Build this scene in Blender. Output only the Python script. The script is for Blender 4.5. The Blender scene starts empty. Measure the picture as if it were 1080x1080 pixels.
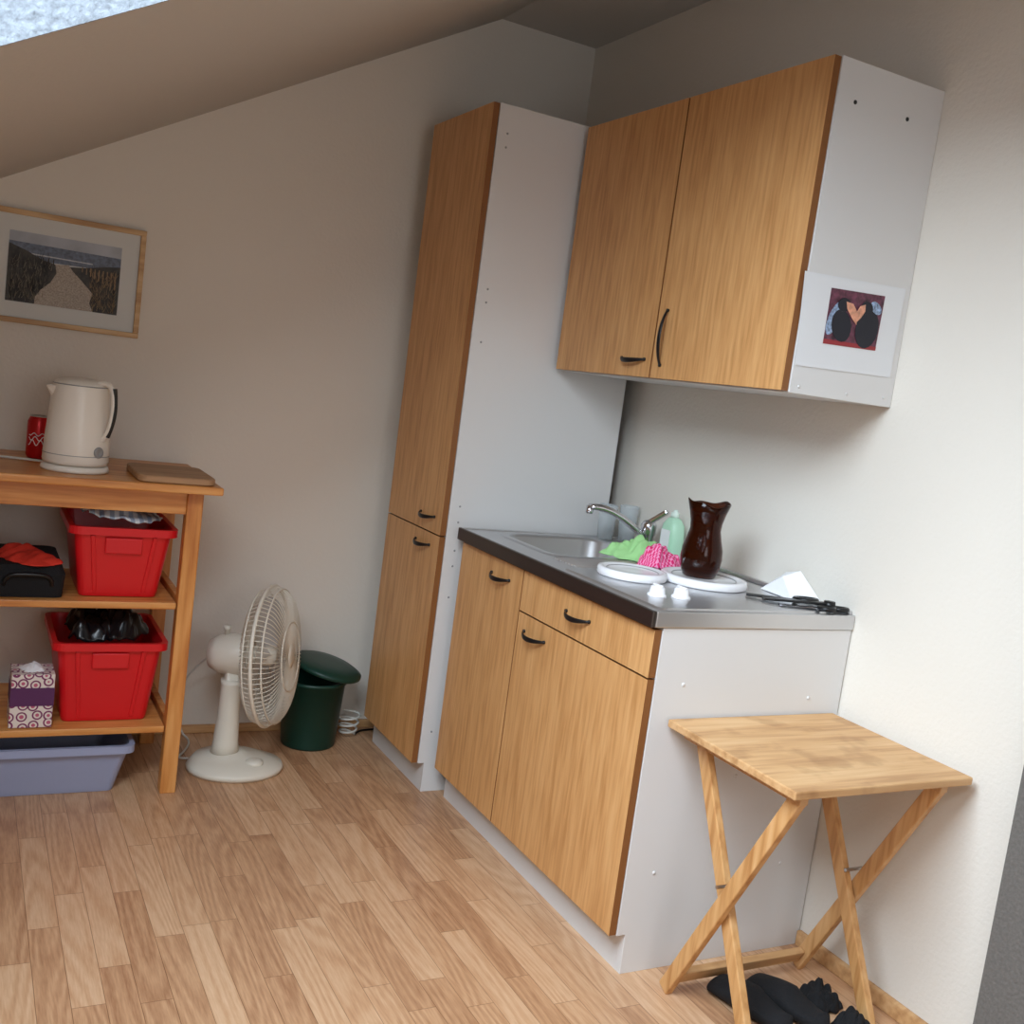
import bpy, bmesh, math, random
from mathutils import Vector, Matrix, noise
random.seed(4)
sc=bpy.context.scene
# ---------------------------------------------------------------- materials
def lin(c):
    o=[]
    for v in c:
        v/=255.; o.append(v/12.92 if v<=.04045 else ((v+.055)/1.055)**2.4)
    return (*o,1)
def newmat(name):
    m=bpy.data.materials.new(name); m.use_nodes=True
    nt=m.node_tree; b=nt.nodes['Principled BSDF']; return m,nt,b
def mat(name,col,rough=.5,metal=0,bump=0,bscale=200,trans=0,ior=1.45,coat=0,var=0,vscale=8,alpha=1,spec=None):
    m,nt,b=newmat(name); N=nt.nodes; L=nt.links
    b.inputs['Base Color'].default_value=lin(col); b.inputs['Roughness'].default_value=rough
    b.inputs['Metallic'].default_value=metal; b.inputs['Transmission Weight'].default_value=trans
    b.inputs['IOR'].default_value=ior; b.inputs['Coat Weight'].default_value=coat
    b.inputs['Alpha'].default_value=alpha
    if spec is not None: b.inputs['Specular IOR Level'].default_value=spec
    tc=N.new('ShaderNodeTexCoord')
    if bump:
        n=N.new('ShaderNodeTexNoise'); n.inputs['Scale'].default_value=bscale; n.inputs['Detail'].default_value=3
        L.new(tc.outputs['Object'],n.inputs['Vector'])
        bp=N.new('ShaderNodeBump'); bp.inputs['Strength'].default_value=bump; bp.inputs['Distance'].default_value=.004
        L.new(n.outputs['Fac'],bp.inputs['Height']); L.new(bp.outputs['Normal'],b.inputs['Normal'])
    if var:
        n=N.new('ShaderNodeTexNoise'); n.inputs['Scale'].default_value=vscale; n.inputs['Detail'].default_value=4
        L.new(tc.outputs['Object'],n.inputs['Vector'])
        r=N.new('ShaderNodeValToRGB'); a=[max(0,v*(1-var)) for v in col]; c=[min(255,v*(1+var)) for v in col]
        r.color_ramp.elements[0].position=.3; r.color_ramp.elements[1].position=.7
        r.color_ramp.elements[0].color=lin(a); r.color_ramp.elements[1].color=lin(c)
        L.new(n.outputs['Fac'],r.inputs['Fac']); L.new(r.outputs['Color'],b.inputs['Base Color'])
    return m
def wood(name,c1,c2,c3,axis='z',rough=.45,fine=70,broad=7,ring=.12,coat=0,rf=55,stain=0):
    """grain runs along axis"""
    m,nt,b=newmat(name);N=nt.nodes;L=nt.links
    b.inputs['Roughness'].default_value=rough; b.inputs['Coat Weight'].default_value=coat
    tc=N.new('ShaderNodeTexCoord')
    oi=N.new('ShaderNodeObjectInfo')
    add=N.new('ShaderNodeVectorMath');add.operation='ADD'
    mul=N.new('ShaderNodeMath');mul.operation='MULTIPLY';mul.inputs[1].default_value=7.
    L.new(oi.outputs['Random'],mul.inputs[0]); L.new(tc.outputs['Object'],add.inputs[0]); L.new(mul.outputs[0],add.inputs[1])
    def mp(s,st):
        k=N.new('ShaderNodeMapping'); v=[s,s,s]; v['xyz'.index(axis)]=st; k.inputs['Scale'].default_value=v
        L.new(add.outputs[0],k.inputs['Vector']); return k
    n1=N.new('ShaderNodeTexNoise'); n1.inputs['Scale'].default_value=1;n1.inputs['Detail'].default_value=4
    L.new(mp(fine,fine*.07).outputs[0],n1.inputs['Vector'])
    n2=N.new('ShaderNodeTexNoise'); n2.inputs['Scale'].default_value=1;n2.inputs['Detail'].default_value=2;n2.inputs['Distortion'].default_value=.4
    L.new(mp(broad,broad*.12).outputs[0],n2.inputs['Vector'])
    m2=N.new('ShaderNodeMath');m2.operation='MULTIPLY';m2.inputs[1].default_value=rf
    L.new(n2.outputs['Fac'],m2.inputs[0])
    sn=N.new('ShaderNodeMath');sn.operation='SINE';L.new(m2.outputs[0],sn.inputs[0])
    mx=N.new('ShaderNodeMath');mx.operation='MULTIPLY_ADD';mx.inputs[1].default_value=ring
    L.new(sn.outputs[0],mx.inputs[0]);L.new(n1.outputs['Fac'],mx.inputs[2])
    r=N.new('ShaderNodeValToRGB');e=r.color_ramp.elements
    e[0].position=.28;e[0].color=lin(c1);e[1].position=.72;e[1].color=lin(c3)
    k=e.new(.5);k.color=lin(c2)
    L.new(mx.outputs[0],r.inputs['Fac']);last=r.outputs['Color']
    if stain:
        n3=N.new('ShaderNodeTexNoise');n3.inputs['Scale'].default_value=11;n3.inputs['Detail'].default_value=3;L.new(add.outputs[0],n3.inputs['Vector'])
        r3=N.new('ShaderNodeValToRGB');r3.color_ramp.elements[0].position=.34;r3.color_ramp.elements[1].position=.46
        s=1-stain;r3.color_ramp.elements[0].color=(s,s*.95,s*.9,1);r3.color_ramp.elements[1].color=(1,1,1,1)
        L.new(n3.outputs['Fac'],r3.inputs['Fac'])
        mm=N.new('ShaderNodeMix');mm.data_type='RGBA';mm.blend_type='MULTIPLY';mm.inputs['Factor'].default_value=1
        L.new(last,mm.inputs['A']);L.new(r3.outputs['Color'],mm.inputs['B']);last=mm.outputs['Result']
    L.new(last,b.inputs['Base Color'])
    return m
FL=[(154,108,76),(194,150,113),(216,179,144)]
def floor_mat():
    m,nt,b=newmat('laminate_beech');N=nt.nodes;L=nt.links
    b.inputs['Roughness'].default_value=.36
    BW,BH=.46,.064
    tc=N.new('ShaderNodeTexCoord'); sp=N.new('ShaderNodeSeparateXYZ');cb=N.new('ShaderNodeCombineXYZ')
    L.new(tc.outputs['Object'],sp.inputs[0])
    rw=N.new('ShaderNodeMath');rw.operation='DIVIDE';rw.inputs[1].default_value=BH;L.new(sp.outputs['X'],rw.inputs[0])
    fl=N.new('ShaderNodeMath');fl.operation='FLOOR';L.new(rw.outputs[0],fl.inputs[0])
    wn=N.new('ShaderNodeTexWhiteNoise');wn.noise_dimensions='1D';L.new(fl.outputs[0],wn.inputs['W'])
    sh=N.new('ShaderNodeMath');sh.operation='MULTIPLY_ADD';sh.inputs[1].default_value=BW;L.new(wn.outputs['Value'],sh.inputs[0]);L.new(sp.outputs['Y'],sh.inputs[2])
    L.new(sh.outputs[0],cb.inputs['X']);L.new(sp.outputs['X'],cb.inputs['Y'])
    def brick(mort,c1,c2,mc):
        br=N.new('ShaderNodeTexBrick');br.offset=0;br.squash=1
        br.inputs['Color1'].default_value=c1;br.inputs['Color2'].default_value=c2;br.inputs['Mortar'].default_value=mc
        br.inputs['Scale'].default_value=1;br.inputs['Mortar Size'].default_value=mort;br.inputs['Brick Width'].default_value=BW;br.inputs['Row Height'].default_value=BH
        L.new(cb.outputs[0],br.inputs['Vector']);return br
    br=brick(0,(0,0,0,1),(1,1,1,1),(0,0,0,1))
    br2=brick(.0008,(1,1,1,1),(1,1,1,1),(.5,.43,.37,1))
    ml=N.new('ShaderNodeVectorMath');ml.operation='MULTIPLY';ml.inputs[1].default_value=(13,9,17)
    L.new(br.outputs['Color'],ml.inputs[0])
    ad=N.new('ShaderNodeVectorMath');ad.operation='ADD';L.new(cb.outputs[0],ad.inputs[0]);L.new(ml.outputs[0],ad.inputs[1])
    def nz(scale,det,dist=0):
        k=N.new('ShaderNodeMapping');k.inputs['Scale'].default_value=scale;L.new(ad.outputs[0],k.inputs['Vector'])
        n=N.new('ShaderNodeTexNoise');n.inputs['Scale'].default_value=1;n.inputs['Detail'].default_value=det;n.inputs['Distortion'].default_value=dist
        L.new(k.outputs[0],n.inputs['Vector']);return n
    n2=nz((1.5,13,13),0,.0); n1=nz((22,240,240),3)
    m2=N.new('ShaderNodeMath');m2.operation='MULTIPLY';m2.inputs[1].default_value=62;L.new(n2.outputs['Fac'],m2.inputs[0])
    sn=N.new('ShaderNodeMath');sn.operation='SINE';L.new(m2.outputs[0],sn.inputs[0])
    mx=N.new('ShaderNodeMath');mx.operation='MULTIPLY_ADD';mx.inputs[1].default_value=.085;L.new(sn.outputs[0],mx.inputs[0])
    n1s=N.new('ShaderNodeMath');n1s.operation='MULTIPLY_ADD';n1s.inputs[1].default_value=.5;n1s.inputs[2].default_value=.26;L.new(n1.outputs['Fac'],n1s.inputs[0])
    L.new(n1s.outputs[0],mx.inputs[2])
    s2=N.new('ShaderNodeMath');s2.operation='MULTIPLY_ADD';s2.inputs[1].default_value=.30;L.new(br.outputs['Color'],s2.inputs[0]);L.new(mx.outputs[0],s2.inputs[2])
    r=N.new('ShaderNodeValToRGB');e=r.color_ramp.elements
    e[0].position=.33;e[0].color=lin(FL[0]);e[1].position=1.0;e[1].color=lin(FL[2]);k=e.new(.66);k.color=lin(FL[1])
    L.new(s2.outputs[0],r.inputs['Fac'])
    mm=N.new('ShaderNodeMix');mm.data_type='RGBA';mm.blend_type='MULTIPLY';mm.inputs['Factor'].default_value=1
    L.new(r.outputs['Color'],mm.inputs['A']);L.new(br2.outputs['Color'],mm.inputs['B']);L.new(mm.outputs['Result'],b.inputs['Base Color'])
    return m
M={}
M['wall']=mat('wall_plaster',(226,220,210),.85,bump=.3,bscale=90)
M['ceil']=mat('ceiling_plaster',(198,195,190),.9,bump=.2,bscale=70)
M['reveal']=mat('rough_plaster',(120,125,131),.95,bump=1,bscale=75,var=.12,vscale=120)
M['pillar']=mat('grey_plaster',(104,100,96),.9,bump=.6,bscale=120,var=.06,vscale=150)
M['floor']=floor_mat()
M['door']=wood('alder_laminate',(190,137,83),(208,155,99),(219,169,113),'z',.42,95,5,ring=.055,rf=40)
M['edge']=mat('door_edge_band',(132,84,44),.5)  # edge band's own brown; on parts behind doors it paints gap shade
M['white']=mat('white_melamine',(216,215,214),.38,bump=.05,bscale=400)
M['darkgap']=mat('gap_shade_brown',(70,55,48),.8)  # shade of the gap at the wall, put into a dark brown
M['black']=mat('black_plastic',(16,16,18),.35)
M['blacksoft']=mat('black_fabric',(20,20,23),.9,bump=.4,bscale=300)
M['steel']=mat('stainless_steel',(208,208,210),.34,metal=.95,bump=.03,bscale=500)
M['steeldark']=mat('steel_edge',(92,84,80),.35,metal=.9)
M['chrome']=mat('chrome',(215,215,220),.08,metal=1)
M['pine']=wood('honey_pine',(186,112,50),(210,141,72),(224,163,96),'x',.4,60,6,ring=.08,coat=.15)
M['pinez']=wood('honey_pine_leg',(184,110,50),(208,140,72),(222,160,94),'z',.4,60,6,ring=.08,coat=.15)
M['oldpine']=wood('worn_pine',(180,134,88),(203,158,109),(214,174,127),'x',.55,60,5,ring=.05,rf=35,stain=.2)
M['oldpinez']=wood('worn_pine_leg',(176,122,70),(204,154,98),(216,170,118),'z',.5,60,6,ring=.06)
M['red']=mat('red_plastic',(214,24,32),.35)
M['blue']=mat('lavender_plastic',(156,164,194),.4)
M['green']=mat('dark_green_plastic',(12,56,46),.38)
M['fanw']=mat('cream_plastic',(222,216,202),.4)
M['fanblade']=mat('fan_blade_plastic',(205,205,205),.3,alpha=.6)
M['kettle']=mat('white_kettle_plastic',(236,230,220),.3)
M['grey']=mat('grey_plastic',(150,150,150),.4)
M['canred']=mat('can_red',(190,20,24),.3,metal=.4)
M['alu']=mat('aluminium',(200,200,200),.3,metal=1)
M['board']=wood('chopping_board_wood',(150,112,80),(170,130,94),(184,146,108),'x',.6,60,5,ring=.05)
M['glass']=mat('clear_glass',(225,232,235),.05,alpha=.38)
M['amber']=mat('amber_glass',(100,42,16),.05,trans=.88,ior=1.3)
M['plate']=mat('white_enamel',(232,230,232),.22)
M['paper']=mat('white_paper',(240,240,242),.8)
M['frame']=wood('oak_frame',(178,138,92),(198,160,112),(212,178,132),'x',.5,60,6)
M['mat']=mat('picture_mat',(212,214,212),.7)
M['greencloth']=mat('green_cloth',(168,222,150),.85,bump=.3,bscale=400)
M['soapg']=mat('soap_bottle_green',(184,226,198),.35)
M['soapcap']=mat('white_cap',(225,240,230),.35)
M['rubber']=mat('drain_dark',(40,38,36),.6)
M['cableW']=mat('cable_white',(210,208,200),.5)
M['orange']=mat('red_glove_fabric',(210,52,34),.8,bump=.3,bscale=250)
def checker(name,c1,c2,scale):
    m,nt,b=newmat(name);N=nt.nodes;L=nt.links;b.inputs['Roughness'].default_value=.85
    tc=N.new('ShaderNodeTexCoord');c=N.new('ShaderNodeTexChecker');c.inputs['Scale'].default_value=scale
    c.inputs['Color1'].default_value=lin(c1);c.inputs['Color2'].default_value=lin(c2)
    L.new(tc.outputs['UV'],c.inputs['Vector']);L.new(c.outputs['Color'],b.inputs['Base Color']);return m
def stripes(name,c1,c2,scale):
    m,nt,b=newmat(name);N=nt.nodes;L=nt.links;b.inputs['Roughness'].default_value=.85
    tc=N.new('ShaderNodeTexCoord');w=N.new('ShaderNodeTexWave');w.inputs['Scale'].default_value=scale;w.inputs['Distortion'].default_value=1.5
    L.new(tc.outputs['Object'],w.inputs['Vector']);r=N.new('ShaderNodeValToRGB')
    r.color_ramp.elements[0].color=lin(c1);r.color_ramp.elements[1].color=lin(c2);r.color_ramp.elements[0].position=.35;r.color_ramp.elements[1].position=.6
    L.new(w.outputs['Color'],r.inputs['Fac']);L.new(r.outputs['Color'],b.inputs['Base Color']);return m
def dots(name,bg,c2,c3,scale):
    m,nt,b=newmat(name);N=nt.nodes;L=nt.links;b.inputs['Roughness'].default_value=.6
    tc=N.new('ShaderNodeTexCoord');v=N.new('ShaderNodeTexVoronoi');v.inputs['Scale'].default_value=scale;v.inputs['Randomness'].default_value=.55
    L.new(tc.outputs['Object'],v.inputs['Vector']);r=N.new('ShaderNodeValToRGB');r.color_ramp.interpolation='CONSTANT'
    e=r.color_ramp.elements;e[0].color=lin(c3);e[0].position=0;e[1].color=lin(bg);e[1].position=.2
    k=e.new(.34);k.color=lin(c2);k=e.new(.48);k.color=lin(bg)
    L.new(v.outputs['Distance'],r.inputs['Fac']);L.new(r.outputs['Color'],b.inputs['Base Color']);return m
M['pinkcheck']=checker('pink_gingham',(226,30,110),(244,150,190),22)
M['bluecloth']=stripes('blue_grey_stripes',(150,164,186),(218,224,230),12)
M['tissue']=dots('tissue_pattern',(226,216,208),(120,40,90),(190,90,120),34)
M['purple']=mat('tissue_purple',(88,42,88),.6)
# ---------------------------------------------------------------- geometry helpers
def group(name,loc=(0,0,0)):
    e=bpy.data.objects.new(name,None);e.empty_display_size=.05;e.location=loc;sc.collection.objects.link(e);return e
def link(name,me,m,parent=None,smooth=False,bevel=0,seg=2):
    if m is not None:
        for k in (m if isinstance(m,(list,tuple)) else [m]): me.materials.append(k)
    o=bpy.data.objects.new(name,me);sc.collection.objects.link(o)
    if parent: o.parent=parent;o.matrix_parent_inverse=Matrix.Translation(-Vector(parent.location))
    if smooth:
        for p in me.polygons:p.use_smooth=True
    if bevel:
        b=o.modifiers.new('bevel','BEVEL');b.width=bevel;b.segments=seg;b.limit_method='ANGLE';b.angle_limit=.7
    return o
def fix(me):
    bm=bmesh.new();bm.from_mesh(me);bmesh.ops.recalc_face_normals(bm,faces=bm.faces);bm.to_mesh(me);bm.free()
def mesh(name,v,f,m,parent=None,**k):
    me=bpy.data.meshes.new(name);me.from_pydata([tuple(p) for p in v],[],f);me.validate();fix(me);return link(name,me,m,parent,**k)
BF=[(0,3,2,1),(4,5,6,7),(0,1,5,4),(1,2,6,5),(2,3,7,6),(3,0,4,7)]
def box(name,x,y,z,m,parent=None,bevel=0,seg=2):
    v=[(x[0],y[0],z[0]),(x[1],y[0],z[0]),(x[1],y[1],z[0]),(x[0],y[1],z[0]),(x[0],y[0],z[1]),(x[1],y[0],z[1]),(x[1],y[1],z[1]),(x[0],y[1],z[1])]
    return mesh(name,v,BF,m,parent,bevel=bevel,seg=seg)
def boxes(name,bl,m,parent=None,bevel=0):
    v=[];f=[]
    for x,y,z in bl:
        n=len(v);v+=[(x[0],y[0],z[0]),(x[1],y[0],z[0]),(x[1],y[1],z[0]),(x[0],y[1],z[0]),(x[0],y[0],z[1]),(x[1],y[0],z[1]),(x[1],y[1],z[1]),(x[0],y[1],z[1])]
        f+=[tuple(i+n for i in q) for q in BF]
    return mesh(name,v,f,m,parent,bevel=bevel)
def prism(name,poly,axis,a,m,parent=None,bevel=0):
    """poly in the two other axes (in xyz order)"""
    def P(u,w,t):
        return {'x':(t,u,w),'y':(u,t,w),'z':(u,w,t)}[axis]
    n=len(poly);v=[P(u,w,a[0]) for u,w in poly]+[P(u,w,a[1]) for u,w in poly]
    f=[tuple(range(n)),tuple(range(2*n-1,n-1,-1))]+[(i,(i+1)%n,n+(i+1)%n,n+i) for i in range(n)]
    return mesh(name,v,f,m,parent,bevel=bevel)
def beam(name,p,q,w,d,m,parent=None,side=(1,0,0),bevel=.002):
    """rectangular bar from p to q; w along side, d perpendicular"""
    p=Vector(p);q=Vector(q);a=(q-p).normalized();s=Vector(side);s=(s-a*s.dot(a)).normalized();t=a.cross(s)
    v=[];
    for c in (p,q):
        for i,j in ((-1,-1),(1,-1),(1,1),(-1,1)): v.append(c+s*i*w/2+t*j*d/2)
    return mesh(name,v,BF,m,parent,bevel=bevel)
def rings(name,rs,m,parent=None,cap0=True,cap1=True,smooth=True,close=False,bevel=0):
    n=len(rs[0]);v=[p for r in rs for p in r];f=[]
    for i in range(len(rs)-1):
        for j in range(n): f.append((i*n+j,i*n+(j+1)%n,(i+1)*n+(j+1)%n,(i+1)*n+j))
    if cap0:f.append(tuple(range(n-1,-1,-1)))
    if cap1:f.append(tuple(range((len(rs)-1)*n,len(rs)*n)))
    return mesh(name,v,f,m,parent,smooth=smooth,bevel=bevel)
def lathe(name,prof,c,m,parent=None,n=48,axis=(0,0,1),cap0=True,cap1=True,sx=1,sy=1,smooth=True,wob=None):
    az=Vector(axis).normalized();q=Vector((0,0,1)).rotation_difference(az);c=Vector(c);rs=[]
    for r,z in prof:
        R=[]
        for i in range(n):
            a=2*math.pi*i/n;zz=z+(wob(a,z) if wob else 0)
            R.append(c+q@Vector((r*math.cos(a)*sx,r*math.sin(a)*sy,zz)))
        rs.append(R)
    return rings(name,rs,m,parent,cap0,cap1,smooth)
def rrect(cx,cy,z,hx,hy,r,k=5):
    o=[]
    for (sx,sy,a0) in ((1,1,0),(-1,1,90),(-1,-1,180),(1,-1,270)):
        for i in range(k+1):
            a=math.radians(a0+90*i/k);o.append(Vector((cx+sx*(hx-r)+r*math.cos(a),cy+sy*(hy-r)+r*math.sin(a),z)))
    return o
def loft(name,secs,m,parent=None,cap0=True,cap1=True,smooth=False,bevel=0,k=5):
    return rings(name,[rrect(*s,k=k) for s in secs],m,parent,cap0,cap1,smooth,bevel=bevel)
def tube(name,pts,r,m,parent=None,cyclic=False,res=3,smooth=True):
    """pts: list of polylines"""
    if not isinstance(pts[0][0],(list,tuple,Vector)): pts=[pts]
    cu=bpy.data.curves.new(name,'CURVE');cu.dimensions='3D';cu.bevel_depth=r;cu.bevel_resolution=res;cu.use_fill_caps=True
    for pl in pts:
        s=cu.splines.new('NURBS' if smooth else 'POLY');s.points.add(len(pl)-1)
        for i,p in enumerate(pl): s.points[i].co=(*p,1)
        if smooth: s.order_u=3;s.use_endpoint_u=not cyclic
        s.use_cyclic_u=cyclic
    cu.materials.append(m)
    o=bpy.data.objects.new(name,cu);sc.collection.objects.link(o)
    if parent:o.parent=parent;o.matrix_parent_inverse=Matrix.Translation(-Vector(parent.location))
    return o
def circ(c,r,ax,n=40):
    az=Vector(ax).normalized();q=Vector((0,0,1)).rotation_difference(az)
    return [Vector(c)+q@Vector((r*math.cos(2*math.pi*i/n),r*math.sin(2*math.pi*i/n),0)) for i in range(n)]
def cloth(name,c,sx,sy,h,m,parent=None,seed=0,n=40,freq=9,ang=0,edge=1.,zmin=0,thick=.002,fold=0):
    v=[];f=[];ca,sa=math.cos(ang),math.sin(ang)
    for j in range(n+1):
        for i in range(n+1):
            u=i/n*2-1;w=j/n*2-1
            rr=1+.18*noise.noise(Vector((u*1.7+seed,w*1.7,seed)))
            x=u*sx*rr*math.sqrt(1-w*w*.35);y=w*sy*rr*math.sqrt(1-u*u*.35)
            d=max(0,1-(max(abs(u),abs(w)))**2*edge)
            nz=noise.noise(Vector((x*freq*2,y*freq*2,seed*3.1)))*.6+abs(noise.noise(Vector((x*freq*5,y*freq*5,seed+9))))*.7
            z=h*(d*.75)*(1+nz*.8)+h*.35*max(0,nz)+zmin
            xx=x+.012*noise.noise(Vector((x*30,y*30,seed)))
            v.append((c[0]+xx*ca-y*sa,c[1]+xx*sa+y*ca,c[2]+max(z,.001)))
    for j in range(n):
        for i in range(n):
            a=j*(n+1)+i;f.append((a,a+1,a+n+2,a+n+1))
    me=bpy.data.meshes.new(name);me.from_pydata(v,[],f)
    uv=me.uv_layers.new(name='UVMap')
    for p in me.polygons:
        for li in p.loop_indices:
            k=me.loops[li].vertex_index;uv.data[li].uv=((k%(n+1))/n,(k//(n+1))/n)
    o=link(name,me,m,parent,smooth=True)
    s=o.modifiers.new('sol','SOLIDIFY');s.thickness=thick;s.offset=1
    return o
# ---------------------------------------------------------------- room
YB=1.6915;XL=-2.9;YF=-3.3;HC=2.5904
box('floor',(XL-.2,.2),(YF-.2,YB+.2),(-.12,0),M['floor'])
box('wall_right',(0,.2),(YF-.2,YB+.2),(0,HC+.2),M['wall'])
box('wall_back',(XL-.2,0),(YB,YB+.2),(0,HC+.2),M['wall'])
box('wall_left',(XL-.2,XL),(YF-.2,YB),(0,1.30),M['wall'])
boxes('wall_front',[((XL,-1.9),(YF-.2,YF),(0,HC+.2)),((-.7,0),(YF-.2,YF),(0,HC+.2)),((-1.9,-.7),(YF-.2,YF),(0,.9)),((-1.9,-.7),(YF-.2,YF),(2.1,HC+.2))],M['wall'])
box('ceiling',(-.3908,.0),(YF,YB),(HC,HC+.2),M['ceil'])
sd=Vector((-.871,0,-.491));sn_=Vector((-.491,0,.871));S0=Vector((-.3908,0,HC))
def slabs(name,L_,m,th=.26):
    v=[];f=[]
    for s0,s1,y0,y1 in L_:
        n=len(v)
        for t in (0,th):
            for s,y in ((s0,y0),(s1,y0),(s1,y1),(s0,y1)):
                p=S0+sd*s+sn_*t;v.append((p.x,y,p.z))
        f+=[tuple(i+n for i in q) for q in BF]
    return mesh(name,v,f,m)
SA,SB=.95,2.25
slabs('ceiling_slope',[(0,SA,YF,YB),(SB,3.0,YF,YB),(SA,SB,-.125,YB),(SA,SB,-1.6,-1.3),(SA,SB,YF,-2.75)],M['ceil'])
def slab_box(name,s,y,t,m,parent=None):
    v=[]
    for tt in t:
        for ss,yy in ((s[0],y[0]),(s[1],y[0]),(s[1],y[1]),(s[0],y[1])):
            p=S0+sd*ss+sn_*tt;v.append((p.x,yy,p.z))
    return mesh(name,v,BF,m,parent)
k=0
for (y0,y1) in ((-1.3,-.125),(-2.75,-1.6)):  # the second skylight is unseen, added to brighten the room
    k+=1;g=group('window_%d'%k,(S0+sd*1.6+Vector((0,(y0+y1)/2,0))))
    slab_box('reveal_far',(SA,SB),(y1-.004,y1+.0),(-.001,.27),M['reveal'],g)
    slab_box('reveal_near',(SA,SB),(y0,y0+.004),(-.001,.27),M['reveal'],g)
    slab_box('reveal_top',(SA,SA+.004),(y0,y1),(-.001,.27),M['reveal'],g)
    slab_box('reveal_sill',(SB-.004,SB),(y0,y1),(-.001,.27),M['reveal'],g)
    for nm,s,y in (('frame_a',(SA,SA+.06),(y0,y1)),('frame_b',(SB-.06,SB),(y0,y1)),('frame_c',(SA+.06,SB-.06),(y0,y0+.06)),('frame_d',(SA+.06,SB-.06),(y1-.06,y1))):
        slab_box(nm,s,y,(.2,.26),M['plate'],g)
g=group('window_3',(-1.3,YF-.1,1.5))  # unseen window, added behind the camera to let light in
boxes('frame',[((-1.9,-1.84),(YF-.12,YF-.06),(.9,2.1)),((-.76,-.7),(YF-.12,YF-.06),(.9,2.1)),((-1.33,-1.27),(YF-.12,YF-.06),(.96,2.04)),((-1.84,-.76),(YF-.12,YF-.06),(.9,.96)),((-1.84,-.76),(YF-.12,YF-.06),(2.04,2.1))],M['plate'],g)
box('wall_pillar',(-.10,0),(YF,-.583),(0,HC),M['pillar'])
box('baseboard_right',(-.016,0),(-.583,-.002),(0,.040),M['oldpine'],bevel=.004)
box('baseboard_back',(XL,-.02),(YB-.014,YB),(0,.030),M['oldpine'],bevel=.004)
# ---------------------------------------------------------------- handles
def handle(name,c,ax,parent,half=.058,out=.023,sag=.006):
    c=Vector(c);ax=Vector(ax).normalized();n=Vector((-1,0,0));hz=abs(ax.z)<.5
    dn=Vector((0,0,-1)) if hz else Vector((0,-1,0))
    def P(t): return c+ax*half*t+n*(out*(1-abs(t)**2.2)+.002)+dn*sag*(1-t*t)
    R=[];cnt=19
    for i in range(cnt):
        t=-1+2*i/(cnt-1);p=P(t);tg=(P(t+.01)-P(t-.01)).normalized()
        tn=tg.cross(dn).normalized();wv=tn.cross(tg)
        w=.003+.004*(1-t*t);th=.0028
        R.append([p+wv*w*math.cos(a)+tn*th*math.sin(a) for a in [2*math.pi*q/12 for q in range(12)]])
    o=rings(name,R,M['black'],parent)
    for s in (-1,1):
        lathe(name+'_foot_%d'%(s+2),[(.005,-.001),(.0045,.005)],c+ax*half*.97*s,M['black'],parent,n=12,axis=n)
    return o
def door(name,xf,y,z,parent,gap=.0022,th=.019):
    o=box(name,(xf,xf+th),(y[0]+gap,y[1]-gap),(z[0]+gap,z[1]-gap),[M['door'],M['edge']],parent)
    for p in o.data.polygons:
        p.material_index=0 if abs(p.normal.x)>.5 else 1
    return o
def caps(name,pts,parent,r=.005,m=None,ax=(0,-1,0)):
    for i,p in enumerate(pts): lathe(name+'_%d'%(i+1),[(r,0),(r*.9,.0015),(r*.4,.0025)],p,m or M['white'],parent,n=12,axis=ax)
# ---------------------------------------------------------------- base cabinet
LB=1.034;HB=.832
g=group('kitchen_base_cabinet',(-.3,.52,0))
poly=[(-.579,.098),(-.555,.098),(-.555,0),(-.004,0),(-.004,HB),(-.579,HB)]
prism('side_panel_near',poly,'y',(0,.018),M['white'],g,bevel=.0008)
prism('side_panel_far',poly,'y',(LB-.018,LB),M['white'],g)
box('middle_panel',(-.575,-.02),(.618,.634),(.1,.66),M['edge'],g)  # dark brown so the door gap in front reads as shaded
box('drawer_rail',(-.575,-.56),(.02,.618),(.70,.73),M['edge'],g)
box('bottom',(-.579,-.02),(.018,LB-.018),(.098,.114),M['white'],g)
box('back',(-.02,-.005),(.018,LB-.018),(.098,.66),M['white'],g)
box('plinth',(-.555,-.54),(.018,LB-.018),(0,.097),M['white'],g)
door('door_near',-.6,(.0,.627),(.098,.714),g)
door('drawer_front',-.6,(.0,.627),(.714,.829),g)
door('door_far',-.6,(.627,LB),(.098,.829),g)
handle('handle_drawer',(-.6,.325,.775),(0,1,0),g)
handle('handle_door_near',(-.6,.525,.667),(0,1,0),g)
handle('handle_door_far',(-.6,.76,.780),(0,1,0),g)
caps('screw_cap',[(-.50,0,.70),(-.11,0,.66),(-.50,0,.245),(-.11,0,.23),(-.30,0,.47)],g)
# ---------------------------------------------------------------- tall cabinet
g=group('tall_larder_cabinet',(-.36,1.31,0))
y0,y1=1.082,1.539;xt=-.658;xb=-.058;zt=2.1435
poly=[(xt+.021,.0957),(xt+.043,.0957),(xt+.043,0),(xb,0),(xb,zt),(xt+.021,zt)]
prism('side_panel_near',poly,'y',(y0,y0+.018),M['white'],g,bevel=.0008)
prism('side_panel_far',poly,'y',(y1-.018,y1),M['white'],g)
box('top',(xt+.021,xb),(y0+.018,y1-.018),(zt-.018,zt),M['white'],g)
box('back',(xb-.01,xb-.002),(y0+.018,y1-.018),(.09,zt-.018),M['darkgap'],g)
box('shelf_fixed',(xt+.021,xb-.01),(y0+.018,y1-.018),(.823,.84),M['edge'],g)
box('plinth',(xt+.043,xt+.058),(y0+.018,y1-.018),(0,.095),M['white'],g)
door('door_upper',xt,(y0,y1),(.832,zt),g)
door('door_lower',xt,(y0,y1),(.0957,.832),g)
handle('handle_upper',(xt,1.195,.884),(0,1,0),g)
handle('handle_lower',(xt,1.21,.792),(0,1,0),g)
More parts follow.
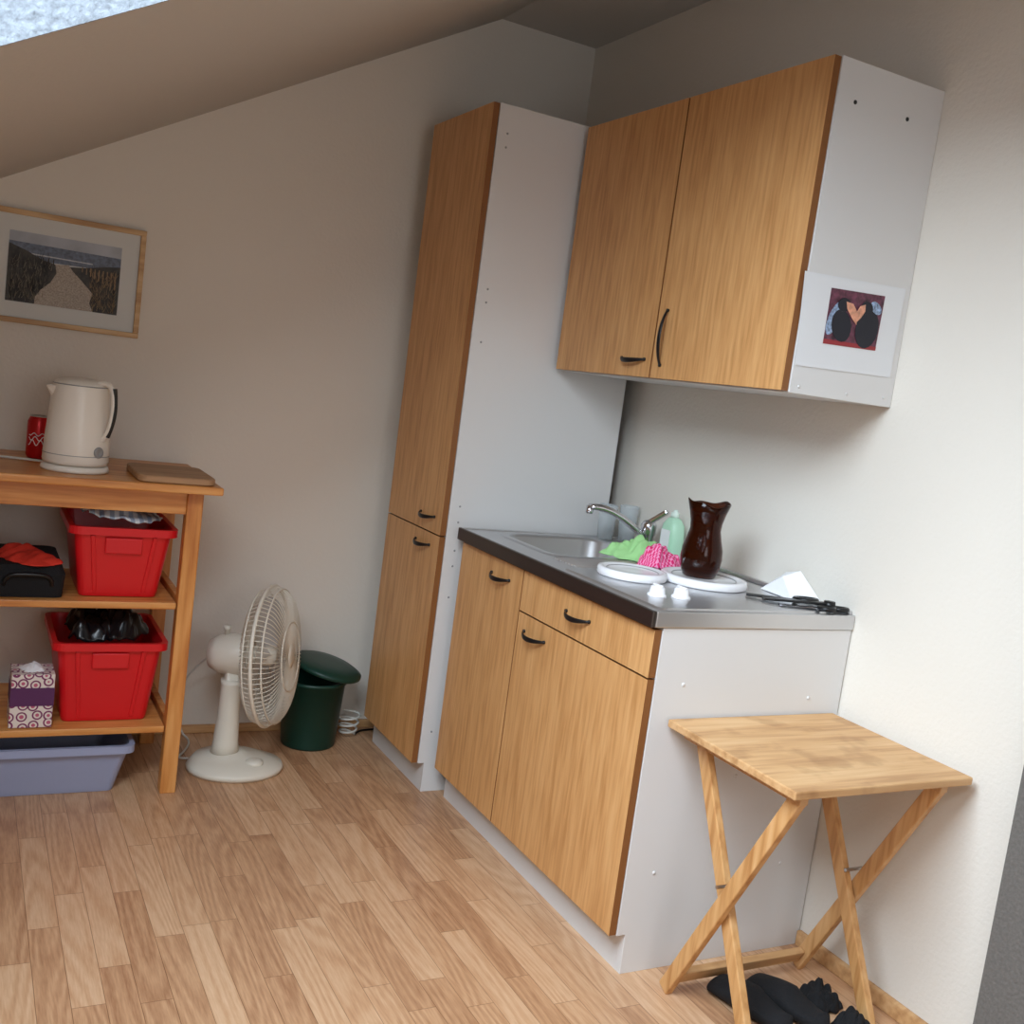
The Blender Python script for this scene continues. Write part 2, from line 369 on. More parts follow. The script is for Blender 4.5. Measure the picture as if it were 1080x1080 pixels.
pp=[]
for z in (2.06,2.02,1.60,1.56,1.44,.93,.88,.79,.74,.64,.2): pp.append((xt+.055,y0,z))
caps('hole',pp,g,r=.0035,m=M['grey'])
# ---------------------------------------------------------------- wall cabinet
g=group('wall_cabinet',(-.17,.53,1.76))
xw=-.3474;w0,w1=.0034,1.054;zb,ztw=1.389,2.1342
box('side_near',(xw+.021,-.001),(w0,w0+.018),(zb,ztw),M['white'],g,bevel=.0008)
box('side_far',(xw+.021,-.001),(w1-.018,w1),(zb,ztw),M['white'],g)
box('top',(xw+.021,-.001),(w0+.018,w1-.018),(ztw-.018,ztw),M['white'],g)
box('bottom',(xw+.021,-.001),(w0+.018,w1-.018),(zb,zb+.018),M['white'],g)
box('divider',(xw+.021,-.012),(.528,.544),(zb+.018,ztw-.018),M['edge'],g)  # painted dark to give the seam between doors its shade
box('back',(-.012,-.002),(w0+.018,w1-.018),(zb+.018,ztw-.018),M['white'],g)
door('door_near',xw,(w0,.536),(zb,ztw),g,gap=.003)
door('door_far',xw,(.536,w1),(zb,ztw),g,gap=.003)
handle('handle_near',(xw,.492,1.500),(0,0,1),g,half=.075,sag=.010)
handle('handle_far',(xw,.625,1.440),(0,1,0),g)
caps('hole',[(-.271,w0,2.046),(-.106,w0,2.047)],g,r=.005,m=M['rubber'])
caps('cap',[(-.30,w0,1.405),(-.03,w0,1.41),(-.15,w0,1.405)],g,r=.004)
# taped photo print on the cabinet end
g=group('taped_photo_print',(-.18,0,1.56))
yy=w0-.0012
def poly_y(name,pts,y,m,parent,th=.0005):
    return prism(name,pts,'y',(y-th,y),m,parent)
M['sheet']=mat('print_sheet',(224,226,229),.25)
poly_y('sheet',[(-.338,1.662),(-.019,1.672),(-.021,1.460),(-.323,1.452)],yy,M['sheet'],g)
poly_y('photo_bg',[(-.252,1.638),(-.082,1.645),(-.085,1.516),(-.251,1.511)],yy-.0006,mat('photo_maroon',(88,46,62),.4,var=.4,vscale=60),g)
def ell(cx,cz,rx,rz,rot=0,n=20):
    return [(cx+rx*math.cos(a)*math.cos(rot)-rz*math.sin(a)*math.sin(rot),cz+rx*math.cos(a)*math.sin(rot)+rz*math.sin(a)*math.cos(rot)) for a in [2*math.pi*i/n for i in range(n)]]
nav=mat('photo_navy',(18,20,34),.4);lg=mat('photo_grey',(128,146,172),.4,var=.35,vscale=150);ob=mat('photo_orange',(210,150,122),.4,var=.15,vscale=80);rb=mat('photo_redorange',(150,44,50),.4)
poly_y('ground_strip',[(-.2515,1.522),(-.0845,1.525),(-.085,1.516),(-.251,1.511)],yy-.0012,rb,g)
poly_y('figure_left_arm',ell(-.230,1.572,.017,.042,-.35),yy-.0016,lg,g)
poly_y('figure_left_body',ell(-.205,1.558,.030,.038,.45),yy-.002,nav,g)
poly_y('figure_right_body',ell(-.124,1.562,.036,.046,-.15),yy-.002,nav,g)
poly_y('figure_right_collar',ell(-.106,1.613,.020,.012,-.5),yy-.0026,lg,g)
poly_y('figure_left_head',ell(-.207,1.606,.019,.016,.1),yy-.0026,nav,g)
poly_y('figure_right_head',ell(-.135,1.609,.019,.015,-.1),yy-.0028,nav,g)
poly_y('figure_left_face',[(-.202,1.614),(-.180,1.612),(-.163,1.594),(-.160,1.566),(-.176,1.578),(-.196,1.598)],yy-.0032,ob,g)
poly_y('figure_right_face',[(-.142,1.616),(-.158,1.610),(-.170,1.588),(-.164,1.570),(-.150,1.584),(-.140,1.600)],yy-.0036,ob,g)
# ---------------------------------------------------------------- counter with sink + hob
g=group('sink_countertop',(-.3,.52,.85))
CT=.868;cx0,cx1=-.617,-.002;cy0,cy1=-.004,1.046
bx0,bx1,by0,by1=-.50,-.145,.635,.985
th=.004
boxes('top_sheet',[((cx0+.004,bx0),(cy0+.004,cy1),(CT-th,CT)),((bx1,cx1),(cy0+.004,cy1),(CT-th,CT)),((bx0,bx1),(cy0+.004,by0),(CT-th,CT)),((bx0,bx1),(by1,cy1),(CT-th,CT))],M['steel'],g)
box('front_edge',(cx0,cx0+.012),(cy0,cy1),(HB+.001,CT+.003),M['steeldark'],g,bevel=.003)
box('near_edge',(cx0+.012,cx1),(cy0,cy0+.012),(HB+.001,CT+.003),M['steel'],g,bevel=.003)
box('far_edge',(cx0+.012,cx1),(cy1-.012,cy1),(HB+.001,CT+.003),M['steel'],g,bevel=.003)
box('back_upstand',(cx1-.012,cx1),(cy0+.012,cy1-.012),(CT,CT+.012),M['steel'],g,bevel=.003)
bcx,bcy=(bx0+bx1)/2,(by0+by1)/2;hx,hy=(bx1-bx0)/2,(by1-by0)/2
loft('bowl',[(bcx,bcy,CT+.0005,hx+.02,hy+.02,.07),(bcx,bcy,CT+.003,hx+.016,hy+.016,.07),(bcx,bcy,CT+.003,hx,hy,.065),(bcx,bcy,CT-.006,hx-.008,hy-.008,.06),(bcx,bcy,CT-.12,hx-.022,hy-.022,.055),(bcx,bcy,CT-.15,hx-.05,hy-.05,.05)],M['steel'],g,cap0=False,cap1=True,smooth=True,k=8)
lathe('drain',[(.04,0),(.038,.003),(.02,.002)],(bcx,bcy,CT-.15),M['steeldark'],g)
for i in range(8):
    yy_=.60-.0155*i
    loft('drain_rib_%d'%(i+1),[(-.36,yy_,CT,.17,.0045,.004),(-.36,yy_,CT+.004,.167,.002,.0015)],M['steel'],g,smooth=False)
loft('hob_plate',[(-.31,.245,CT,.27,.222,.02),(-.31,.245,CT+.004,.266,.218,.02)],M['steel'],g,smooth=False)
for i,(x,y) in enumerate(((-.500,.150),(-.440,.135))):
    lathe('knob_%d'%(i+1),[(.024,0),(.023,.005),(.019,.007),(.017,.022),(.014,.025)],(x,y,CT+.004),M['plate'],g,n=28)
    box('knob_grip_%d'%(i+1),(x-.004,x+.004),(y-.017,y+.017),(CT+.024,CT+.033),M['plate'],g,bevel=.002)
def lid(name,c,r):
    q=group(name,c)
    lathe('pan_cover',[(r*.97,0),(r,.003),(r,.014),(r*.97,.020),(r*.86,.021),(r*.80,.0155),(r*.3,.0165),(r*.02,.017)],c,M['plate'],q,n=56)
    tube('rim_groove',[circ((c[0],c[1],c[2]+.0165),r*.74,(0,0,1))],.0015,M['grey'],q,cyclic=True)
lid('hotplate_cover',(-.425,.370,CT+.005),.092)
lid('hotplate_cover',(-.232,.318,CT+.005),.115)
# faucet
g=group('kitchen_faucet',(-.085,.80,CT))
fx,fy=-.085,.80
lathe('base',[(.028,.0035),(.028,.008),(.022,.014),(.021,.05),(.024,.055),(.024,.085),(.018,.095),(.006,.1)],(fx,fy,CT),M['chrome'],g,n=32)
R=[]
for i in range(13):
    t=i/12;p=Vector((fx-.02-.185*t,fy+.03*t,CT+.045+.075*math.sin(t*1.75)+.004))
    w=.017-.003*t;R.append([p+Vector((0,0,1))*w*.75*math.cos(a)+Vector((.15,1,0)).normalized()*w*math.sin(a) for a in [2*math.pi*q/14 for q in range(14)]])
rings('spout',R,M['chrome'],g)
e=R[-1];c=sum(e,Vector())/len(e)
lathe('aerator',[(.011,0),(.012,-.02),(.010,-.024)],c+Vector((0,0,.004)),M['chrome'],g,n=20)
beam('lever',(fx,fy,CT+.092),(fx+.03,fy-.045,CT+.135),.024,.014,M['chrome'],g,side=(1,.5,0),bevel=.004)
# glasses
def tumbler(c,r,h):
    q=group('drinking_glass',c)
    lathe('glass',[(r*.82,0),(r,h),(r-.002,h),(r*.82-.002,.006)],c,M['glass'],q,n=32)
    tube('rim',[circ((c[0],c[1],c[2]+h),r-.001,(0,0,1))],.0014,M['glass'],q,cyclic=True)
tumbler((-.045,.975,CT+.001),.032,.115);tumbler((-.120,.985,CT+.004),.031,.11)
# soap bottle
sc_=(-.055,.715)
g=group('dish_soap_bottle',(sc_[0],sc_[1],CT))
R=[]
for z,hx_,hy_ in ((0,.024,.034),(.005,.026,.036),(.07,.026,.037),(.100,.024,.033),(.118,.016,.02),(.122,.011,.012)):
    R.append(rrect(sc_[0],sc_[1],CT+.001+z,hx_,hy_,min(hx_,hy_)*.7))
rings('bottle',R,M['soapg'],g)
lathe('cap',[(.013,0),(.013,.014),(.007,.018),(.006,.022),(.003,.024)],(sc_[0],sc_[1],CT+.123),M['soapcap'],g,n=20)
box('label',(sc_[0]-.0272,sc_[0]-.0262),(sc_[1]-.022,sc_[1]+.022),(CT+.03,CT+.085),M['paper'],g)
# cloths
cloth('green_dishcloth',(-.215,.670,CT+.0045),.10,.085,.055,M['greencloth'],seed=2,freq=7,ang=.4)
cloth('pink_gingham_cloth',(-.235,.512,CT+.0045),.075,.048,.065,M['pinkcheck'],seed=5,freq=9,ang=.2)
# vase
vc=(-.245,.325,CT+.0225)
g=group('amber_glass_vase',vc)
def wob(a,z): return (.005*math.cos(2*a+.6)+.0025*math.cos(5*a)) if z>.17 else 0
lathe('vase',[(.036,0),(.044,.003),(.052,.025),(.055,.05),(.053,.075),(.046,.10),(.0405,.125),(.042,.145),(.048,.17),(.057,.196),(.0545,.197),(.045,.171),(.039,.145),(.0375,.125),(.043,.10),(.050,.075),(.052,.05),(.049,.025),(.04,.008)],vc,M['amber'],g,n=56,wob=wob)
# folded paper + black utensils
g=group('crumpled_paper_towel',(-.03,.20,CT))
v=[(-.085,.14,CT+.006),(-.015,.10,CT+.006),(-.018,.25,CT+.013),(-.075,.27,CT+.006),(-.030,.18,CT+.075),(-.028,.235,CT+.06),(-.07,.2,CT+.055)]
o=mesh('paper',v,[(0,1,4),(1,5,4),(1,2,5),(2,3,5),(3,6,5),(6,4,5),(3,0,6),(0,4,6)],M['paper'],g)
g=group('kitchen_tongs',(-.10,.09,CT))
z=CT+.010
beam('arm_1',(-.205,.175,z),(-.045,.055,z+.006),.020,.006,M['black'],g,side=(.6,.8,0))
beam('arm_2',(-.19,.13,z),(-.045,.045,z+.010),.020,.006,M['black'],g,side=(.6,.8,0))
lathe('hinge',[(.014,0),(.016,.004),(.014,.016)],(-.045,.047,z),M['black'],g,n=20)
tube('grip_loop_1',[circ((-.07,.105,z+.006),.028,(0,.1,1),16)],.006,M['black'],g,cyclic=True)
g=group('kitchen_scissors',(-.09,.03,CT))
tube('finger_ring_1',[circ((-.075,.024,CT+.012),.019,(0,.1,1),16)],.006,M['black'],g,cyclic=True)
tube('finger_ring_2',[circ((-.032,.024,CT+.012),.019,(0,.1,1),16)],.006,M['black'],g,cyclic=True)
beam('blade_1',(-.085,.038,CT+.010),(-.18,.080,CT+.007),.012,.0025,M['chrome'],g,side=(.4,.8,0),bevel=0)
beam('blade_2',(-.055,.038,CT+.010),(-.18,.073,CT+.0075),.012,.0025,M['chrome'],g,side=(.4,.8,0),bevel=0)
# ---------------------------------------------------------------- folding side table
g=group('folding_side_table',(-.27,-.22,0))
zs=.622;ax0,ax1,ay0,ay1=-.532,-.026,-.426,-.006
box('top_board',(ax0,ax1),(ay0,ay1),(zs-.018,zs),M['oldpine'],g,bevel=.003)
for nm,x in (('batten_1',-.485),('batten_2',-.085)):
    box(nm,(x-.011,x+.011),(ay0+.02,ay1-.02),(zs-.040,zs-.018),M['oldpine'],g,bevel=.002)
zl=zs-.03
def leg(nm,x,ya,yb):
    beam(nm,(x,ya,zl),(x,yb,.006),.020,.034,M['oldpinez'],g,side=(1,0,0),bevel=.003)
leg('leg_1',-.460,-.050,-.345);leg('leg_2',-.485,-.390,-.085)
leg('leg_3',-.110,-.050,-.345);leg('leg_4',-.085,-.390,-.085)
beam('stretcher_back',(-.475,-.100,.042),(-.095,-.100,.042),.034,.018,M['oldpine'],g,side=(0,-.5,1))
tube('pivot_1',[(-.50,-.215,.318),(-.445,-.215,.318)],.004,M['alu'],g,smooth=False)
tube('pivot_2',[(-.122,-.215,.318),(-.07,-.215,.318)],.004,M['alu'],g,smooth=False)
# ---------------------------------------------------------------- slippers / gloves below
def shoe(c,ang,sc1=1.):
    q=group('black_slipper',c);R=[]
    ca,sa=math.cos(ang),math.sin(ang)
    for i in range(15):
        t=i/14;l=(t-.5)*.26*sc1;w=(.030+.020*math.sin(min(1,t*1.15)*math.pi*.62))*(.45 if i in(0,14) else 1)*sc1
        h=(.040+.030*(1-t)+.02*math.sin(t*3.14))*(.5 if i in(0,14) else 1)*sc1
        ring=[]
        for kx in range(16):
            a=2*math.pi*kx/16;u=w*math.cos(a);zz=.5*h*(1+math.sin(a))+.001
            if t<.5 and math.sin(a)>.3: zz-=.03*math.sin(a)*sc1*math.sin(t*2*math.pi)
            ring.append(Vector((c[0]+l*ca-u*sa,c[1]+l*sa+u*ca,c[2]+zz)))
        R.append(ring)
    rings('upper',R,M['blacksoft'],q)
    return q
shoe((-.345,-.215,0),1.75,.85);shoe((-.255,-.235,0),1.75,.85)
cloth('black_glove',(-.145,-.225,.0),.045,.050,.050,M['blacksoft'],seed=11,freq=10)
cloth('black_glove',(-.150,-.345,.0),.045,.045,.045,M['blacksoft'],seed=14,freq=10)
# ---------------------------------------------------------------- shelf table on the left
g=group('pine_shelf_table',(-1.8,1.41,0))
tx0,tx1,ty0,ty1=-2.55,-1.32,1.125,1.68
box('top',(tx0,tx1),(ty0,ty1),(.905,.928),M['pine'],g,bevel=.005,seg=3)
for nm,x,y in (('leg_1',-1.405,1.19),('leg_2',-1.405,1.60),('leg_3',-2.50,1.19),('leg_4',-2.50,1.60)):
    box(nm,(x,x+.045),(y,y+.045),(0,.905),M['pinez'],g,bevel=.003)
box('apron_front',(-2.455,-1.405),(1.20,1.22),(.835,.905),M['pine'],g,bevel=.002)
box('apron_side',(-1.395,-1.375),(1.235,1.60),(.835,.905),M['pine'],g,bevel=.002)
box('apron_back',(-2.455,-1.405),(1.615,1.635),(.835,.905),M['pine'],g,bevel=.002)
for nm,z in (('shelf_mid',.575),('shelf_low',.205)):
    box(nm,(-2.455,-1.407),(1.20,1.635),(z-.02,z),M['pine'],g,bevel=.003)
    box(nm+'_rail',(-1.40,-1.38),(1.235,1.60),(z-.035,z+.01),M['pine'],g,bevel=.002)
    box(nm+'_rail_b',(-2.48,-2.46),(1.235,1.60),(z-.035,z+.01),M['pine'],g,bevel=.002)
# crates
def crate(name,cx,cy,z,hx,hy,h,m,taper=.03,lip=.012,ribs=True,handle_=True):
    q=group(name,(cx,cy,z))
    loft('body',[(cx,cy,z,hx-taper,hy-taper,.02),(cx,cy,z+.01,hx-taper+.003,hy-taper+.003,.022),(cx,cy,z+h-.022,hx-.004,hy-.004,.025),(cx,cy,z+h-.022,hx+lip,hy+lip,.03),(cx,cy,z+h,hx+lip,hy+lip,.03),(cx,cy,z+h,hx-.002,hy-.002,.025),(cx,cy,z+h-.03,hx-.007,hy-.007,.024),(cx,cy,z+.008,hx-taper-.002,hy-taper-.002,.02)],m,q)
    if ribs:
        for s in(-1,1):
            for t in(-.62,.62):
                x0=cx+t*(hx-taper);x1=cx+t*hx
                beam('rib_%d_%d'%(s+2,int(t>0)),(x0,cy+s*(hy-taper+.001),z+.012),(x1,cy+s*(hy-.001),z+h-.025),.012,.008,m,q,side=(1,0,0))
    if handle_:
        box('front_label_panel',(cx-.05,cx+.05),(cy-hy-.004,cy-hy+.004),(z+h-.075,z+h-.03),m,q,bevel=.003)
    return q
crate('red_storage_crate',-1.560,1.40,.577,.135,.17,.205,M['red'])
crate('red_storage_crate',-1.568,1.40,.207,.145,.17,.240,M['red'])
cloth('folded_blanket',(-1.560,1.385,.770),.118,.155,.065,M['bluecloth'],seed=3,freq=3,edge=.45,thick=.004)
cloth('black_plastic_bag',(-1.568,1.385,.425),.110,.130,.10,mat('black_bag',(18,18,22),.25),seed=8,freq=7,edge=.8)
crate('lavender_storage_bin',-1.70,1.40,.001,.205,.20,.15,M['blue'],taper=.035,ribs=False,handle_=False)
# tissue box
g=group('tissue_box',(-1.77,1.27,.207))
box('carton',(-1.822,-1.712),(1.215,1.325),(.207,.360),M['tissue'],g,bevel=.002)
box('band',(-1.823,-1.711),(1.214,1.326),(.270,.322),M['purple'],g)
cloth('tissue',(-1.767,1.27,.358),.03,.03,.018,M['paper'],g,seed=1,freq=15,n=16)
# black box with red glove
g=group('black_case',(-1.87,1.38,.577))
loft('case',[(-1.865,1.38,.576,.155,.15,.02),(-1.865,1.38,.64,.16,.155,.02),(-1.865,1.38,.665,.15,.145,.03)],M['blacksoft'],g)
tube('case_handle',[(-1.86,1.23,.61),(-1.86,1.215,.64),(-1.80,1.21,.645),(-1.74,1.215,.64),(-1.74,1.23,.61)],.006,M['black'],g)
cloth('red_oven_glove',(-1.80,1.32,.665),.060,.11,.040,M['orange'],seed=6,freq=5,ang=.5)
# kettle
g=group('electric_kettle',(-1.70,1.29,.928))
kc=Vector((-1.70,1.29,.929))
lathe('power_base',[(.088,0),(.090,.006),(.086,.016),(.07,.018)],kc,M['kettle'],g)
lathe('body',[(.084,.02),(.087,.03),(.085,.08),(.080,.15),(.075,.215),(.073,.235),(.068,.245),(.05,.254),(.02,.258)],kc,M['kettle'],g)
lathe('seam',[(.0855,.045),(.0875,.047),(.0853,.049)],kc,M['grey'],g,cap0=False,cap1=False)
lathe('lid_seam',[(.0725,.236),(.0742,.2375),(.0715,.239)],kc,M['grey'],g,cap0=False,cap1=False)
v=[];tip=kc+Vector((-.090,-.01,.228))
for dz,w in ((.180,.006),(.20,.02),(.232,.028)):
    for s in(-1,1): v.append(kc+Vector((-.066,s*w-.005,dz)))
v+=[tip+Vector((0,-.006,0)),tip+Vector((0,.006,0)),kc+Vector((-.066,0,.230))]
mesh('spout',v,[(0,2,6),(2,4,6),(1,7,3),(3,7,5),(0,6,7,1),(4,5,7,6),(0,1,3,2),(2,3,5,4)],M['kettle'],g,bevel=.003)
hd=Vector((.72,-.69,0)).normalized()
H=[kc+hd*.050+Vector((0,0,.246)),kc+hd*.075+Vector((0,0,.255)),kc+hd*.104+Vector((0,0,.240)),kc+hd*.112+Vector((0,0,.19)),kc+hd*.106+Vector((0,0,.14)),kc+hd*.093+Vector((0,0,.105)),kc+hd*.080+Vector((0,0,.095))]
tube('handle',[H],.0080,M['kettle'],g)
tube('handle_grip',[[p+hd*.004 for p in H[2:6]]],.0065,M['rubber'],g)
lathe('dial',[(.016,0),(.015,.004),(.009,.005),(.008,.003)],kc+Vector((.050,-.068,.060)),M['grey'],g,n=24,axis=(.6,-.8,.06))
tube('cord',[[kc+Vector((-.05,.06,.008)),kc+Vector((-.12,.12,.006)),kc+Vector((-.2,.14,.006)),kc+Vector((-.3,.2,.006))]],.0035,M['cableW'],g)
g=group('soda_can',(-1.785,1.50,.928))
cc=(-1.785,1.50,.929)
lathe('can_body',[(.024,0),(.029,.004),(.0325,.012),(.0325,.108),(.027,.120),(.026,.123)],cc,M['canred'],g,n=32)
lathe('can_lid',[(.0262,.121),(.0268,.126),(.0235,.126),(.022,.122)],cc,M['alu'],g,n=32)
for kk,(zc,amp) in enumerate(((.060,.006),(.072,.004),(.048,.008))):
    tube('white_script_%d'%(kk+1),[[Vector(cc)+Vector((.0322*math.cos(a),.0322*math.sin(a),zc+amp*math.sin(a*9+kk))) for a in [-2.5+.08*i for i in range(26)]]],.0013,M['paper'],g)
g=group('wooden_chopping_board',(-1.445,1.29,.93))
loft('board',[(-1.445,1.275,.929,.103,.135,.03),(-1.445,1.275,.932,.106,.138,.03),(-1.445,1.275,.946,.106,.138,.03),(-1.445,1.275,.949,.103,.135,.03)],M['board'],g,smooth=False)
# ---------------------------------------------------------------- fan
bx,by=-1.168,1.385
g=group('table_fan',(bx,by,0))
R=[]
for z,sx,sy in ((.001,.148,.125),(.012,.153,.13),(.022,.148,.125),(.035,.105,.088),(.045,.058,.053),(.052,.048,.044)):
    R.append([Vector((bx+sx*math.cos(a)+.02*(1 if z<.03 else .0),by+sy*math.sin(a)-.03*(1 if z<.03 else 0),z)) for a in [2*math.pi*i/48 for i in range(48)]])
rings('foot',R,M['fanw'],g)
lathe('column',[(.046,.045),(.040,.08),(.034,.18),(.032,.27),(.034,.285)],(bx-.01,by,0),M['fanw'],g,n=28)
lathe('buttons',[(.03,0),(.028,.012),(.015,.016)],(bx+.07,by-.07,.026),M['fanw'],g,n=20)
fn=Vector((.86,-.50,.10)).normalized();fc=Vector((-1.070,1.355,.372))
mc=fc-fn*.118
lathe('motor_housing',[(.02,-.085),(.046,-.075),(.062,-.045),(.066,0),(.066,.03),(.056,.055)],mc,M['fanw'],g,n=32,axis=fn)
beam('tilt_neck',(bx-.01,by,.26),tuple(mc+Vector((0,0,-.03))),.045,.045,M['fanw'],g,bevel=.01)
lathe('oscillation_knob',[(.008,0),(.008,.02),(.012,.022),(.012,.035)],mc-fn*.03+Vector((0,0,.058)),M['fanw'],g,n=16)
q=Vector((0,0,1)).rotation_difference(fn)
def fp(r,a,d): return fc+q@Vector((r*math.cos(a),r*math.sin(a),d))
RG=.222;sp=[]
for i in range(84):
    a=2*math.pi*i/84
    sp.append([fp(.035,a+.15,.066),fp(.10,a+.08,.066),fp(.185,a+.02,.054),fp(.215,a,.03),fp(RG,a,0)])
    sp.append([fp(.055,a,-.065),fp(.12,a,-.062),fp(.195,a,-.045),fp(.217,a,-.02),fp(RG,a,0)])
tube('guard_wires',sp,.0012,M['fanw'],g,res=1)
tube('guard_rings',[circ(fc,RG,fn),circ(fc+fn*.03,.214,fn),circ(fc-fn*.03,.211,fn),circ(fc+fn*.064,.11,fn)],.0026,M['fanw'],g,cyclic=True)
tube('guard_rim',[circ(fc,RG+.001,fn)],.006,M['fanw'],g,cyclic=True)
lathe('front_badge',[(.038,0),(.036,.006),(.02,.009)],fc+fn*.062,M['fanw'],g,n=28,axis=fn)
lathe('hub',[(.03,-.05),(.032,0),(.02,.02)],fc,M['fanw'],g,n=24,axis=fn)
lathe('axle',[(.008,-.09),(.008,-.04)],fc,M['alu'],g,n=12,axis=fn)
for b_ in range(3):
    v=[];f=[];a0=b_*2*math.pi/3
    for i in range(8):
        r=.028+.16*i/7
        for j in range(8):
            t=j/7-.5;sp_=(.5+.75*min(1,i/4))*(1 if i<6 else .9-.1*(i-6))
            v.append(fp(r,a0+t*sp_*1.25+.3*i/7,.045*t*(-1)*(1-.3*i/7)-.01))
    for i in range(7):
        for j in range(7): a=i*8+j;f.append((a,a+1,a+9,a+8))
    mesh('blade_%d'%(b_+1),v,f,M['fanblade'],g,smooth=True)
tube('cord',[[(bx-.1,by+.04,.012),(bx-.15,by+.06,.006),(-1.28,1.5,.005),(-1.24,1.6,.005),(-1.27,1.645,.02),(-1.29,1.64,.15),(-1.26,1.60,.26),(-1.20,1.52,.34)]],.0035,M['cableW'],g)
# ---------------------------------------------------------------- bin
g=group('green_waste_bin',(-.845,1.555,0))
bc=(-.850,1.555,0)
lathe('bucket',[(.092,.001),(.094,.008),(.108,.225),(.114,.226),(.114,.238),(.106,.238),(.090,.012),(.087,.01)],bc,M['green'],g)
ld=Vector((.22,-.10,1)).normalized()
lathe('lid',[(.120,0),(.124,.004),(.123,.014),(.10,.024),(.06,.028),(.02,.029)],(-.815,1.545,.268),M['green'],g,axis=ld)
g=group('power_cable',(-.70,1.60,0))
tube('coil',[[(-.69+.03*math.cos(t*.9)*(1+.02*t),1.60+.035*math.sin(t*.9),.006+.0035*t) for t in range(24)]],.004,M['cableW'],g)
tube('lead',[[(-.66,1.60,.006),(-.64,1.62,.01),(-.60,1.64,.006),(-.5,1.65,.006)]],.004,M['black'],g)
# ---------------------------------------------------------------- picture
g=group('framed_beach_picture',(-1.745,YB,1.48))
px0,px1,pz0,pz1=-1.985,-1.512,1.312,1.645;fw_=.016
yb=YB-.001
boxes('frame',[((px0,px1),(yb-.02,yb),(pz0,pz0+fw_)),((px0,px1),(yb-.02,yb),(pz1-fw_,pz1)),((px0,px0+fw_),(yb-.02,yb),(pz0+fw_,pz1-fw_)),((px1-fw_,px1),(yb-.02,yb),(pz0+fw_,pz1-fw_))],M['frame'],g,bevel=.002)
box('mat_board',(px0+fw_,px1-fw_),(yb-.010,yb-.004),(pz0+fw_,pz1-fw_),M['mat'],g)
ix0,ix1,iz0,iz1=-1.895,-1.580,1.375,1.582
def pm(nm,c,v=.2,s=60): return mat(nm,c,.5,var=v,vscale=s)
yi=yb-.0105
poly_y('photo_sky',[(ix0,1.535),(ix1,1.535),(ix1,iz1),(ix0,iz1)],yi,pm('sky_print',(168,174,184),.07,14),g)
poly_y('photo_sea',[(ix0,1.500),(ix1,1.508),(ix1,1.548),(ix0,1.552)],yi-.0006,pm('sea_print',(98,108,126),.18,90),g)
poly_y('photo_surf',[(ix0,1.520),(-1.66,1.517),(-1.66,1.520),(ix0,1.524)],yi-.0009,pm('surf_print',(190,194,200),.1,90),g)
poly_y('photo_dune',[(ix0,iz0),(ix1,iz0),(ix1,1.522),(-1.62,1.517),(-1.68,1.504),(-1.75,1.497),(-1.80,1.508),(-1.85,1.530),(ix0,1.545)],yi-.0012,pm('grass_print',(52,48,42),.35,60),g)
poly_y('photo_sand',[(-1.815,iz0),(-1.650,iz0),(-1.662,1.40),(-1.655,1.43),(-1.690,1.465),(-1.715,1.488),(-1.728,1.505),(-1.765,1.500),(-1.760,1.475),(-1.775,1.445),(-1.800,1.42),(-1.815,1.395)],yi-.0016,pm('sand_print',(164,154,142),.16,220),g)
def blades(name,n,reg,cols,hmin,hmax,y):
    v=[];f=[];
    for i in range(n):
        x,z=reg();h=random.uniform(hmin,hmax);l=random.uniform(-.012,.012);w=random.uniform(.0006,.0014)
        x=min(max(x,ix0+.013),ix1-.013);z=max(z,iz0);k=len(v)
        v+=[(x-w,y,z),(x+w,y,z),(x+l,y,min(z+h,iz1))];f.append((k,k+1,k+2))
    return mesh(name,v,f,cols,g)
def regL():
    z=random.uniform(iz0,1.50);x=random.uniform(ix0,-1.80+(z-1.38)*.25);return x,z
def regR():
    z=random.uniform(iz0,1.495);x=random.uniform(-1.655-(z-1.38)*.15,ix1);return x,z
blades('grass_dark_left',260,regL,mat('grass_dark',(34,32,30),.6),.015,.045,yi-.0020)
blades('grass_light_left',120,regL,mat('grass_light',(112,104,88),.6),.010,.030,yi-.0022)
blades('grass_dark_right',220,regR,mat('grass_dark_b',(40,36,32),.6),.012,.032,yi-.0020)
blades('grass_light_right',160,regR,mat('grass_straw',(138,116,84),.6),.010,.026,yi-.0022)
pmt=pm('post_print',(50,42,36));pmt2=pm('postr_print',(140,112,80))
for i in range(9):
    x=-1.888+.0145*i;h=.052-.004*i;zz=1.470+.003*i
    poly_y('post_l%d'%i,[(x,zz),(x+.003,zz),(x+.003,zz+h),(x,zz+h)],yi-.0026,pmt,g)
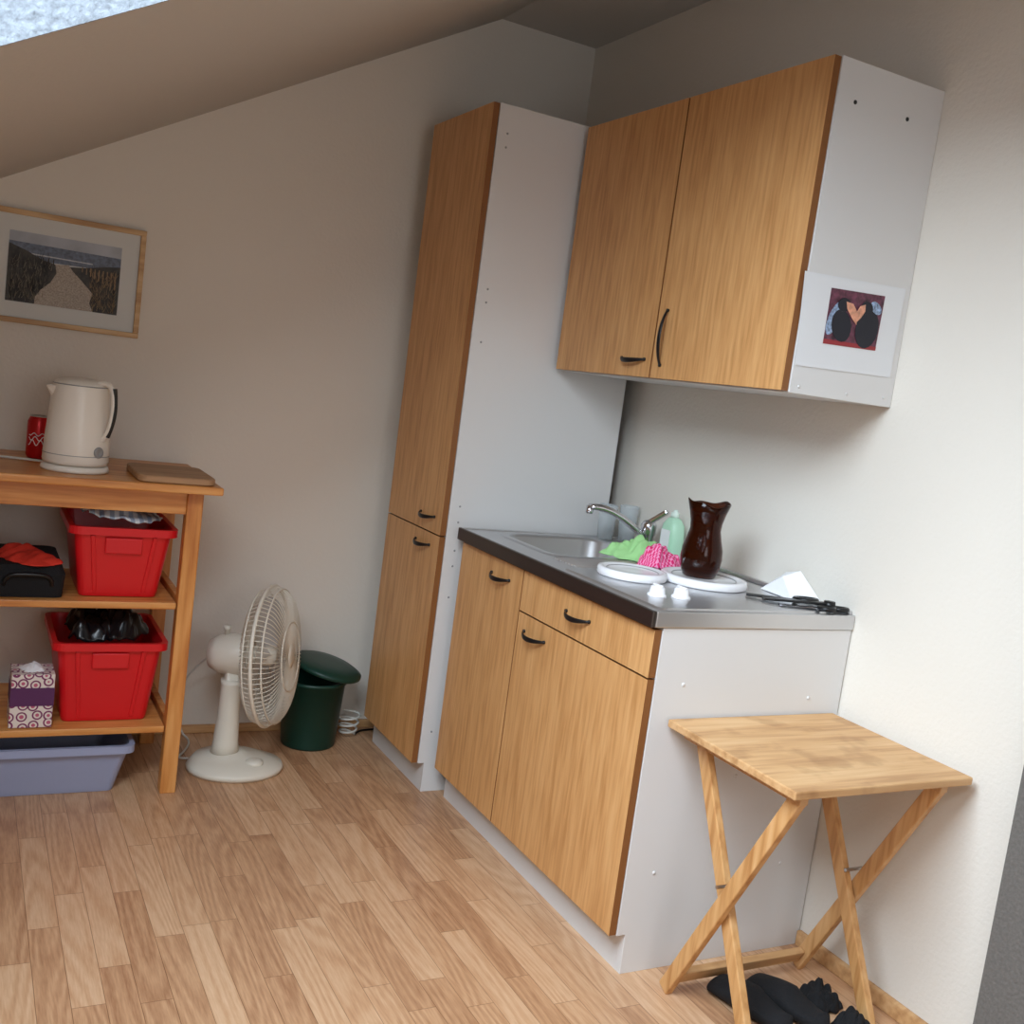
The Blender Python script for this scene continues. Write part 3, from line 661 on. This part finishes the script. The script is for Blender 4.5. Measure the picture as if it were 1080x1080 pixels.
for i in range(9):
    x=-1.690+.0120*i;h=.016+.0045*i;zz=1.490-.005*i
    poly_y('post_r%d'%i,[(x,zz),(x+.003,zz),(x+.003,zz+h),(x,zz+h)],yi-.0026,pmt2,g)
# ---------------------------------------------------------------- light
w=bpy.data.worlds.new('sky');sc.world=w;w.use_nodes=True
bg=w.node_tree.nodes['Background'];bg.inputs['Color'].default_value=(.64,.80,1,1);bg.inputs['Strength'].default_value=1.4
def area(name,loc,dirv,sx,sy,e,col):
    l=bpy.data.lights.new(name,'AREA');l.shape='RECTANGLE';l.size=sx;l.size_y=sy;l.energy=e;l.color=col
    o=bpy.data.objects.new(name,l);o.location=loc;o.rotation_euler=Vector(dirv).to_track_quat('-Z','Y').to_euler();sc.collection.objects.link(o);return o
p=S0+sd*1.75+sn_*.95
area('daylight_skylight_far',(p.x,-.80,p.z),-sn_,1.6,1.5,150,(.75,.885,1))
area('added_fill_near',(p.x,-2.17,p.z),-sn_,1.5,1.1,52,(.90,.95,1))  # added fill above the made-up second skylight
area('added_fill_front',(-1.3,YF-.3,1.5),(0,1,0),1.2,1.2,16,(1,.97,.94))  # added fill outside the made-up front window
# ---------------------------------------------------------------- camera
cy_,ct,cr,f=0.4924,-0.1178,0.1327,1109.243
fw=Vector((math.sin(cy_)*math.cos(ct),math.cos(cy_)*math.cos(ct),math.sin(ct)));rt=Vector((math.cos(cy_),-math.sin(cy_),0));up=rt.cross(fw)
r2=rt*math.cos(cr)+up*math.sin(cr);u2=-rt*math.sin(cr)+up*math.cos(cr)
cam=bpy.data.cameras.new('camera');co=bpy.data.objects.new('camera',cam);sc.collection.objects.link(co)
mw=Matrix.Identity(4)
for i in range(3): mw[i][0]=r2[i];mw[i][1]=u2[i];mw[i][2]=-fw[i]
mw[0][3],mw[1][3],mw[2][3]=-1.9961,-1.8583,1.3191
co.matrix_world=mw;cam.sensor_width=36;cam.lens=f/1080*36;cam.clip_start=.02
sc.camera=co
sc.view_settings.view_transform='Standard';sc.view_settings.look='None';sc.view_settings.exposure=0
